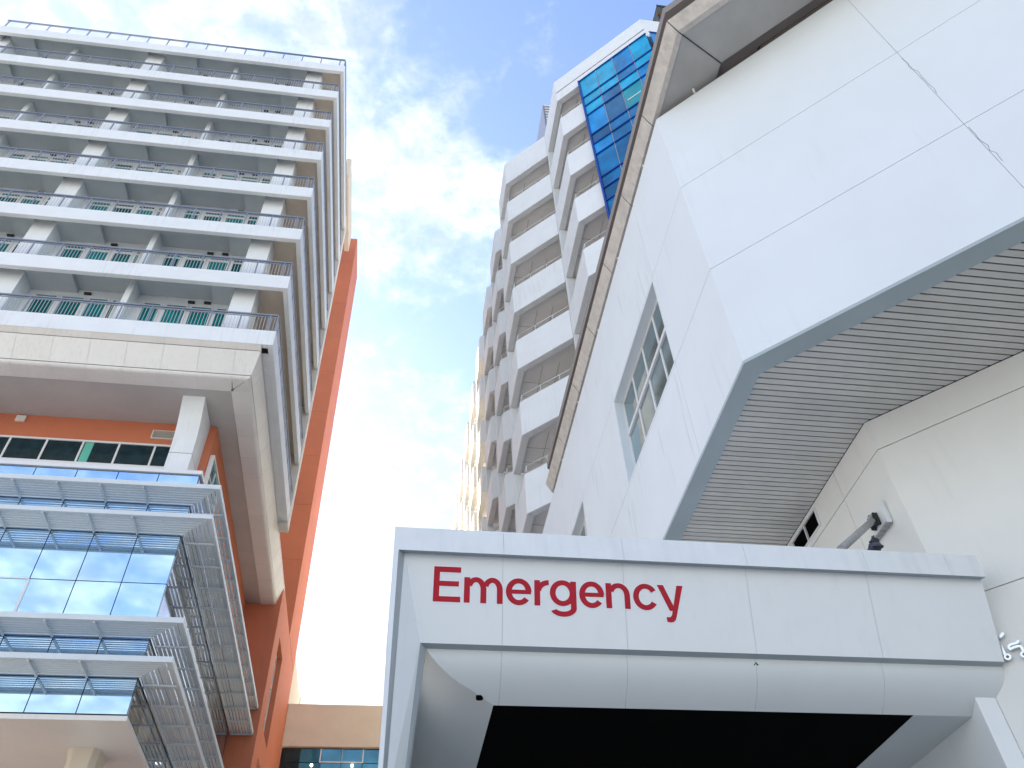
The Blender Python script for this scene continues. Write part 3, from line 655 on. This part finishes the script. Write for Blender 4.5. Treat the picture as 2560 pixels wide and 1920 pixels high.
ys = [18.05, 16.0, 14.0, 12.1, 10.26, 8.52, 6.76, 4.97]
for i in range(7):
    t0 = (18.05-ys[i])/(18.05-4.97); t1 = (18.05-ys[i+1])/(18.05-4.97)
    seg(0, t0+0.0007, t1-0.0007)
for i in range(4): seg(1, i/4+0.0015, (i+1)/4-0.0015)
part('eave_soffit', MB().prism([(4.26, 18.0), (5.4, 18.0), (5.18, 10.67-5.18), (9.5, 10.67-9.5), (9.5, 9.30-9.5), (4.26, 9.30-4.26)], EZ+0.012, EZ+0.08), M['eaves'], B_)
part('eave_seam', MB().bar((4.27, 5.05, EZ+0.006), (5.18, 5.49, EZ+0.006), 0.02, 0.008), M['dark'], B_)
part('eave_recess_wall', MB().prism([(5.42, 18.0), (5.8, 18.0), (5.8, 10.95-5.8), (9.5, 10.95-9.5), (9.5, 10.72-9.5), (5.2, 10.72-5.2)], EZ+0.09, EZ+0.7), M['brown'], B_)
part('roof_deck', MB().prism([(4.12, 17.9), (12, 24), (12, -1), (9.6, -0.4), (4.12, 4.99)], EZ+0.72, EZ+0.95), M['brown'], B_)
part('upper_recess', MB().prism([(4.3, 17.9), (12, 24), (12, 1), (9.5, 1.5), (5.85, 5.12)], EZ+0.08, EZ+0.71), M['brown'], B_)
for yy in (7.62, 9.85, 11.9, 14.3, 16.55): part('drain_spout', MB().cyl((Cx-0.02, yy, ZT+0.02), (Cx+0.3, yy, ZT+0.03), 0.02, 8), M['rail_w'], B_)
part('drain_spout', MB().cyl((4.78, 5.98, ZT+0.03), (4.95, 6.2, ZT+0.04), 0.02, 8), M['rail_w'], B_)

# ================================================================== E. emergency canopy
K = thing('emergency_canopy', 'white panelled entrance canopy with splayed frame and dark ceiling', 'canopy', (3, 9, 0))
X0, X1, YC = -0.05, 6.46, 7.0
zt = 6.685; xj_ = -0.05+0.388
vert = [(7.0, zt), (7.0, 6.405), (7.085, 6.425), (7.34, 5.578), (7.42, 5.562)]
side = [(X0, 7.0), (X0+0.052, 7.0), (X0+0.115, 7.085), (X0+0.325, 7.34), (X0+0.388, 7.42)]
sx = [X0]+[1.076, 2.346, 3.70, 5.083]
gp = 0.0013
def vquad(i, xa, xb, mm, name):
    (ya, za), (yb, zb) = vert[i], vert[i+1]
    def e(x, lv): return side[lv][0] if x is None else x
    m = MB().add([(e(xa, i), ya, za), (e(xb, i) if xb else X1, ya, za), (xb if xb else X1, yb, zb), (e(xa, i+1), yb, zb)], [(3, 2, 1, 0)])
    return part(name, m, mm, K)
ends = [None]+sx[1:]+[6.46]
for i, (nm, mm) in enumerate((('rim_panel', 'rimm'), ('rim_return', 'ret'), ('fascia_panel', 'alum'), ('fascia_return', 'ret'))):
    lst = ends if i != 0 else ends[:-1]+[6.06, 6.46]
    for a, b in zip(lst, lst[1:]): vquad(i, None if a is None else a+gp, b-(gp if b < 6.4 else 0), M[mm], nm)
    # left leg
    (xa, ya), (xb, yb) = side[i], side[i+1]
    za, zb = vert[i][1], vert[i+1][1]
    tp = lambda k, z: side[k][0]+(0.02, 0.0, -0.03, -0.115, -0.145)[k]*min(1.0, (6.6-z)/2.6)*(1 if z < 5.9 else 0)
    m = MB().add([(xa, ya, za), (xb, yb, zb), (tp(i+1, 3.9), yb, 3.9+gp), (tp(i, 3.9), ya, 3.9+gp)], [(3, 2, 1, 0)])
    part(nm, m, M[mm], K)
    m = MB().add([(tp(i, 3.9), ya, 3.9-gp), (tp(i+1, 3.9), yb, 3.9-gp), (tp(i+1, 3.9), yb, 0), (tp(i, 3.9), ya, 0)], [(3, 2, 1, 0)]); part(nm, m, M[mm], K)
part('canopy_backing', MB().box(X0+0.14, X1-0.02, 7.45, 12, 5.62, zt-0.03).box(X0+0.1, X1-0.02, 7.1, 7.45, 6.43, zt-0.03).add([(X0+0.2, 7.10, 6.43), (X1-0.01, 7.10, 6.43), (X1-0.01, 7.35, 5.60), (X0+0.3, 7.35, 5.60)], [(3, 2, 1, 0)]), M['pseal'], K)
part('roof_sheet', MB().box(X0+0.003, X1, 7.004, 12, zt-0.025, zt-0.004), M['alum'], K)
part('left_side_and_light_block', MB().box(X0+0.003, X0+0.02, 7.006, 12, 5.58, zt-0.026).box(X0+0.021, xj_+0.01, 7.46, 12, 5.58, 5.6).box(X0+0.004, X0+0.02, 8.4, 12, 0, 5.579), M['alum'], K)  # the full-height wall further back is added, unseen, to darken the soffit cove
part('leg_back', MB().prism([(X0+0.02, 7.01), (X0+0.06, 7.02), (X0+0.2, 7.43), (X0+0.02, 7.43)], 0, 5.57), M['alum'], K)
part('right_end', MB().add([(X1, 7.0, zt), (X1, 7.0, 6.405), (X1, 7.085, 6.425), (X1, 7.34, 5.578), (X1, 7.6, 5.578), (X1, 7.6, zt)], [(0, 1, 2, 5), (2, 3, 4, 5)]), M['alum'], K)
# curved return into the soffit
ZS = 5.15; zc0 = vert[4][1]; xj = side[4][0]
dzs = [0.0, 0.05, 0.09, 0.13, 0.17, 0.21, 0.245, 0.28, 0.31, 0.335, 0.36, 0.385, zc0-ZS]
fd = lambda dz: dz*dz/0.56
mit = [(0.338, 7.420, zc0), (0.389, 7.429, 5.489), (0.442, 7.448, 5.437), (0.513, 7.479, 5.380), (0.584, 7.514, 5.333), (0.690, 7.563, 5.280), (0.796, 7.604, 5.242), (0.903, 7.660, 5.197), (1.025, 7.725, ZS)]
xe = [None]+sx[1:]+[6.47]
fd2 = lambda z: 7.42+(zc0-z)**2/0.56
for a, b in zip(xe, xe[1:]):
    zz = [m_[2] for m_ in mit] if a is None else [zc0-dz for dz in dzs]
    A = [(m_[0], fd2(m_[2]), m_[2]) for m_ in mit] if a is None else [(a+0.001, fd2(z), z) for z in zz]
    B2 = [(b-0.001, fd2(z), z) for z in zz]
    part('curved_soffit_panel', MB().strip(A, B2), M['pale'], K)
part('curved_side_panel', MB().strip([(m_[0], 12, m_[2]) for m_ in mit], [(m_[0], fd2(m_[2]), m_[2]) for m_ in mit]), M['pale'], K)
jy = fd2(ZS)
bx0, bx1, by0 = 1.027, 5.44, jy+0.004
part('soffit_frame', MB().box(bx1, 6.3, jy+0.001, 12, ZS, ZS+0.03), M['pale'], K)
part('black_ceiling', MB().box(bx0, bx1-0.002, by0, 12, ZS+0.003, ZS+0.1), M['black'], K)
part('back_wall', MB().box(X0+0.1, 6.3, 12.0, 12.1, 0, ZS+0.5), M['soffit'], K)
def ring(cx, cy, r, mm):
    m = MB(); n = 28
    ri = [(cx+math.cos(2*math.pi*i/n)*(r-0.012), cy+math.sin(2*math.pi*i/n)*(r-0.012), ZS+0.010) for i in range(n+1)]
    ro = [(cx+math.cos(2*math.pi*i/n)*r, cy+math.sin(2*math.pi*i/n)*r, ZS+0.010) for i in range(n+1)]
    return part('light_ring', m.strip(ro, ri), mm, K)
ring(2.0, 9.3, 0.14, M['dark']); ring(3.26, 9.3, 0.14, M['dark'])
part('downlight_hole', MB().cyl((0.885, 7.675, 5.187), (0.885, 7.675, 5.25), 0.036, 16), M['black'], K)
part('right_column', MB().box(6.10, 6.335, 7.56, 12, 0, ZS+0.16), M['alum'], K, 0.006)
part('hook', MB().cyl((3.70, 7.43, 5.56), (3.70, 7.43, 5.52), 0.008, 6).cyl((3.70, 7.43, 5.525), (3.722, 7.43, 5.50), 0.010, 6).cyl((3.70, 7.43, 5.525), (3.68, 7.43, 5.497), 0.007, 6), M['dark'], K)

# ------------------------------------------------------------------ sign lettering
SG = thing('emergency_sign', 'red lettering reading Emergency on the white canopy fascia', 'sign', (1.7, 7.2, 5.96))
fy = Vector((0, 7.34-7.085, 5.578-6.425)).normalized()      # down the slope
fn = Vector((0, -0.8576, -0.2582)).normalized()
up = -fy
nrm = Vector((1, 0, 0)).cross(up)                            # outward normal
base = Vector((0, 7.085, 6.425)) + fy*((6.425-5.965)/abs(fy.z))
CAP, XH, DE = 0.356, 0.262, -0.098
TK, TH2 = 0.060, 0.052
class GB:
    """strokes of one glyph; each piece lies 0.15 mm above the one before it"""
    def __init__(s, x0, e): s.x0, s.e, s.m, s.n = x0, e, MB(), 0
    def poly(s, pts):
        lift = (0.0012 if s.e else 0.004)+0.00015*s.n; s.n += 1
        P = [base+Vector((1, 0, 0))*(s.x0+x)+up*y+nrm*lift for x, y in pts]
        s.m.add(P, [list(range(len(P)))])
    def box(s, x0, x1, y0, y1): e = s.e; s.poly([(x0-e, y0-e), (x1+e, y0-e), (x1+e, y1+e), (x0-e, y1+e)])
    def diag(s, p, q, w):
        e = s.e; k = e*(q[0]-p[0])/(q[1]-p[1])
        s.poly([(p[0]-e-k*0, p[1]+(e if p[1] > q[1] else -e)), (p[0]+w+e, p[1]+(e if p[1] > q[1] else -e)), (q[0]+w+e, q[1]+(-e if p[1] > q[1] else e)), (q[0]-e, q[1]+(-e if p[1] > q[1] else e))])
    def ring(s, cx, cy, rx, ry, a0, a1, t=TK, t2=TH2, n=28):
        e = s.e; rx += e; ry += e; ex = e/max(rx, 0.05)*57.3
        if abs(a1-a0) < 359: a0 -= ex*(1 if a1 > a0 else -1); a1 += ex*(1 if a1 > a0 else -1)
        O, I = [], []
        for i in range(n+1):
            a = R(a0+(a1-a0)*i/n); O.append((cx+rx*math.cos(a), cy+ry*math.sin(a))); I.append((cx+(rx-t-2*e)*math.cos(a), cy+(ry-t2-2*e)*math.sin(a)))
        lift = (0.0012 if s.e else 0.004)+0.00015*s.n; s.n += 1
        f = lambda x, y: base+Vector((1, 0, 0))*(s.x0+x)+up*y+nrm*lift
        s.m.strip([f(*p) for p in O], [f(*p) for p in I], False)
def glyph(ch, g, w):
    if ch == 'E': g.box(0, TK, 0, CAP); g.box(TK-0.004, w, CAP-0.056, CAP); g.box(TK-0.004, w-0.018, CAP*0.5-0.02, CAP*0.5+0.032); g.box(TK-0.004, w, 0, 0.055)
    def arch(x0, x1):
        cx = (x0+x1)/2+0.006; rx = x1-cx; ry = 0.125
        g.box(x1-TK, x1, 0, XH-ry+0.006); g.ring(cx, XH-ry, rx, ry, 0, 158, n=20)
    if ch == 'n': g.box(0, TK, 0, XH-0.004); arch(0.004, w)
    if ch == 'm': g.box(0, TK, 0, XH-0.004); h = (w+TK)/2; arch(0.004, h); arch(h-TK+0.004, w)
    if ch == 'e':
        cy, ry = XH/2, XH/2+0.006
        g.ring(w/2, cy, w/2, ry, 0, 322); g.box(0.045, w-0.006, cy-0.022, cy+0.020)
    if ch == 'c': g.ring(w/2, XH/2, w/2, XH/2+0.006, 32, 328)
    if ch == 'r': g.box(0, TK, 0, XH-0.004); g.ring(w-0.004, XH-0.125, w-0.012, 0.126, 92, 172, n=12)
    if ch == 'g':
        g.box(w-TK, w, -0.02, XH-0.004); g.ring((w-0.01)/2, XH/2+0.004, (w-0.01)/2, XH/2+0.002, 0, 360)
        g.ring(w/2, -0.016, w/2, 0.088, 0, -158, n=18)
    if ch == 'y':
        e = g.e
        g.diag((0, XH), (0.117, -0.004), TK+0.006)
        g.poly([(w-TK-0.006-e, XH+e), (w+e, XH+e), (0.184+e, -0.062), (0.136-e, -0.046)])
        if e: g.poly([(0.184+e, -0.06), (0.172+e, -0.100), (0.150, -0.117-e), (0.118, -0.123-e), (0.076-e, -0.117-e), (0.074-e, -0.066+e), (0.104, -0.070+e), (0.124, -0.062+e), (0.138-e, -0.042)])
        else: g.poly([(0.1845, -0.060), (0.171, -0.096), (0.150, -0.115), (0.120, -0.122), (0.080, -0.116), (0.077, -0.066), (0.105, -0.070), (0.124, -0.062), (0.1365, -0.044)])
GL = [('E', 0.374, 0.648), ('m', 0.683, 1.077), ('e', 1.108, 1.373), ('r', 1.401, 1.560), ('g', 1.561, 1.837), ('e', 1.867, 2.130), ('n', 2.148, 2.403), ('c', 2.437, 2.702), ('y', 2.700, 2.978)]
for ch, a, b in GL:
    g = GB(a, 0.0); glyph(ch, g, b-a); o = part('letter', g.m, M['red'], SG)
    g = GB(a, 0.013); glyph(ch, g, b-a); part('letter_border', g.m, M['halo'], o)

# Thai lettering on the angled wall beside the canopy (only its first two letters are in the picture)
TH_ = thing('wall_lettering', 'raised polished steel Thai letters on the white wall beside the canopy', 'sign', (6.55, 7.3, 5.6))
def wpt(x, z, off): return (x-off*0.7071, SC-x-off*0.7071, z)
def stroke(pts, wd, name='letter'):
    m = MB()
    P = [Vector((x*math.sqrt(2), z)) for x, z in pts]
    Lf, Rt = [], []
    for i, p in enumerate(P):
        d = (P[min(i+1, len(P)-1)]-P[max(i-1, 0)]).normalized(); n = Vector((-d.y, d.x))*wd/2
        Lf.append(p+n); Rt.append(p-n)
    n = len(P)
    f = [wpt(q.x/math.sqrt(2), q.y, 0.055) for q in Lf]+[wpt(q.x/math.sqrt(2), q.y, 0.055) for q in Rt]
    bk = [wpt(q.x/math.sqrt(2), q.y, 0.015) for q in Lf]+[wpt(q.x/math.sqrt(2), q.y, 0.015) for q in Rt]
    o = 2*n; F = []
    for i in range(n-1): F += [(i, i+1, n+i+1, n+i), (o+i, o+n+i, o+n+i+1, o+i+1), (i, o+i, o+i+1, i+1), (n+i, n+i+1, o+n+i+1, o+n+i)]
    F += [(0, n, o+n, o), (n-1, o+n-1, o+2*n-1, 2*n-1)]
    m.add(f+bk, F); return part(name, m, M['chrome'], TH_)
def circ(cx, cz, r, a0, a1, n=10): return [(cx+r*math.cos(R(a0+(a1-a0)*i/n))/1.414, cz+r*math.sin(R(a0+(a1-a0)*i/n))) for i in range(n+1)]
stroke([(6.49, 5.90), (6.51, 5.875), (6.54, 5.855), (6.565, 5.853), (6.585, 5.866), (6.59, 5.885)], 0.032)
stroke([(6.535, 5.845), (6.535, 5.78), (6.535, 5.70), (6.535, 5.655)], 0.032)
stroke(circ(6.545, 5.625, 0.026, 100, 460, 14), 0.02)
stroke([(6.665, 5.755), (6.655, 5.738), (6.63, 5.735), (6.605, 5.737), (6.588, 5.728), (6.582, 5.71), (6.582, 5.693), (6.61, 5.70), (6.64, 5.70), (6.66, 5.69), (6.662, 5.66), (6.662, 5.63)], 0.026)
stroke(circ(6.655, 5.60, 0.026, 100, 460, 14), 0.02)

# ================================================================== F. stay rod, bracket box, pigeon
SR = thing('stay_rod', 'weathered grey steel stay tube running from wall bracket down to the canopy', 'pipe', (5.0, 7.2, 6.7))
pa, pb = Vector((6.32, 8.18, 8.05)), Vector((4.86, 7.022, 6.695))
part('tube', MB().cyl(pa, pb, 0.045, 16), M['pipe'], SR)
ey = part('eye_joint', MB().cyl(pa+Vector((-0.03, 0.05, 0.02)), pa+Vector((0.05, -0.05, -0.02)), 0.075, 14), M['pipe'], SR)
part('clevis', MB().box(6.25, 6.335, 8.07, 8.10, 7.9, 8.08).box(6.25, 6.335, 8.20, 8.23, 7.9, 8.08).box(6.22, 6.30, 8.09, 8.20, 7.92, 7.98).cyl((6.25, 8.05, 7.98), (6.25, 8.25, 7.98), 0.03, 10), M['rust'], SR)
BX = thing('wall_bracket_box', 'small white boxed bracket on the wall above the canopy', 'bracket', (6.3, 8.07, 7.8))
part('plate', MB().box(6.318, 6.339, 7.87, 8.28, 7.80, 8.13), M['white'], BX, 0.004)
part('lip', MB().box(6.255, 6.317, 7.86, 7.88, 7.78, 8.13), M['white'], BX)
part('tray', MB().box(6.25, 6.338, 7.882, 8.06, 7.775, 7.797).box(6.25, 6.338, 8.075, 8.28, 7.775, 7.797), M['pipe'], BX)

def ellips(m, c, r, rot=None, nu=16, nv=10, fn=None):
    V = []; F = []
    for j in range(nv+1):
        th = math.pi*j/nv
        for i in range(nu):
            ph = 2*math.pi*i/nu
            p = Vector((r[0]*math.sin(th)*math.cos(ph), r[1]*math.sin(th)*math.sin(ph), r[2]*math.cos(th)))
            if fn: p = fn(p)
            if rot: p = rot @ p
            V.append(Vector(c)+p)
    for j in range(nv):
        for i in range(nu): F.append((j*nu+i, (j+1)*nu+i, (j+1)*nu+(i+1) % nu, j*nu+(i+1) % nu))
    m.add(V, F, True)
PG = thing('pigeon', 'dark grey pigeon perched on top of the canopy edge', 'bird', (5.32, 7.06, zt))
px_, py_, pz_ = 5.32, 7.06, zt
# one continuous body skinned from a spine: tail, belly, breast, neck, head
sk = bpy.data.meshes.new('pigeon_body')
spine = [((0.0, 0.125, 0.030), 0.012, 0.020), ((0.0, 0.075, 0.058), 0.036, 0.040), ((0.0, 0.02, 0.080), 0.062, 0.058), ((0.0, -0.022, 0.100), 0.066, 0.060), ((-0.004, -0.038, 0.140), 0.047, 0.046), ((-0.010, -0.040, 0.170), 0.026, 0.027), ((-0.014, -0.046, 0.192), 0.021, 0.022), ((-0.015, -0.062, 0.195), 0.013, 0.014)]
sk.from_pydata([(px_+p[0]-ORG[PG.name][0], py_+p[1]-ORG[PG.name][1], pz_+p[2]-ORG[PG.name][2]) for p, _, _ in spine], [(i, i+1) for i in range(len(spine)-1)], [])
sk.materials.append(M['feather'])
body = link('body', sk, PG, ORG[PG.name])
sm_ = body.modifiers.new('skin', 'SKIN'); sm_.use_smooth_shade = True
for i, (p, rx, ry) in enumerate(spine): sk.skin_vertices[0].data[i].radius = (rx, ry)
sk.skin_vertices[0].data[2].use_root = True
ss_ = body.modifiers.new('sub', 'SUBSURF'); ss_.levels = 2; ss_.render_levels = 2
nk = MB(); ellips(nk, (px_-0.004, py_-0.036, pz_+0.142), (0.053, 0.050, 0.040)); part('neck_collar', nk, M['feather_d'], PG)
for sgn in (-1, 1):
    wg = MB(); rot = Matrix.Rotation(R(-32), 3, 'X') @ Matrix.Rotation(R(6*sgn), 3, 'Z')
    ellips(wg, (px_+sgn*0.046, py_+0.035, pz_+0.080), (0.018, 0.080, 0.044), rot); part('wing', wg, M['feather'], PG)
    part('leg', MB().cyl((px_+sgn*0.025, py_-0.005, pz_+0.05), (px_+sgn*0.027, py_-0.01, pz_), 0.007, 6), mat('pink_leg' if sgn > 0 else 'pink_leg_b', (0.35, 0.12, 0.10), 0.6), PG)
    part('eye', MB().cyl((px_-0.014+sgn*0.015, py_-0.052, pz_+0.197), (px_-0.014+sgn*0.0185, py_-0.052, pz_+0.197), 0.004, 8), M['lamp'] if False else mat('eye_%d' % sgn, (0.6, 0.18, 0.02), 0.2), PG)
part('beak', MB().cyl((px_-0.015, py_-0.070, pz_+0.194), (px_-0.016, py_-0.092, pz_+0.187), 0.006, 8, 0.001), M['dark'], PG)
tl = MB().add([(px_-0.02, py_+0.10, pz_+0.055), (px_+0.02, py_+0.10, pz_+0.055), (px_+0.035, py_+0.20, pz_+0.025), (px_-0.035, py_+0.20, pz_+0.025), (px_-0.02, py_+0.10, pz_+0.067), (px_+0.02, py_+0.10, pz_+0.067), (px_+0.035, py_+0.20, pz_+0.031), (px_-0.035, py_+0.20, pz_+0.031)],
                [(3, 2, 1, 0), (4, 5, 6, 7), (0, 1, 5, 4), (1, 2, 6, 5), (2, 3, 7, 6), (3, 0, 4, 7)]); part('tail', tl, M['feather_d'], PG)

# hairline cracks in the render of the ward block
def crack(pts, wdt=0.006):
    m = MB()
    for a, b in zip(pts, pts[1:]):
        a, b = Vector(a), Vector(b); d = (b-a).normalized(); n = d.cross(Vector((0.7, 0.7, 0.0))).normalized()*wdt/2
        m.add([a-n, a+n, b+n*0.8, b-n*0.8], [(0, 1, 2, 3)])
    part('crack', m, M['seal'], B_)
rc = random.Random(3)
def dcrack(s0, z0, ds, dz, n, wdt=0.005):
    pts = []
    for i in range(n+1):
        t = i/n; x, y = dpt(s0+ds*t+rc.uniform(-0.02, 0.02)); pts.append((x-0.0015, y-0.0015, z0+dz*t+rc.uniform(-0.015, 0.015)))
    crack(pts, wdt)
def lcrack(y0, z0, dy, dz, n, wdt=0.005):
    crack([(Cx-0.002, y0+dy*i/n+rc.uniform(-0.03, 0.03), z0+dz*i/n+rc.uniform(-0.015, 0.015)) for i in range(n+1)], wdt)
dcrack(3.68, 13.4, 0.02, -1.2, 12, 0.005); dcrack(3.68, 11.2, 0.03, -0.9, 9, 0.006)
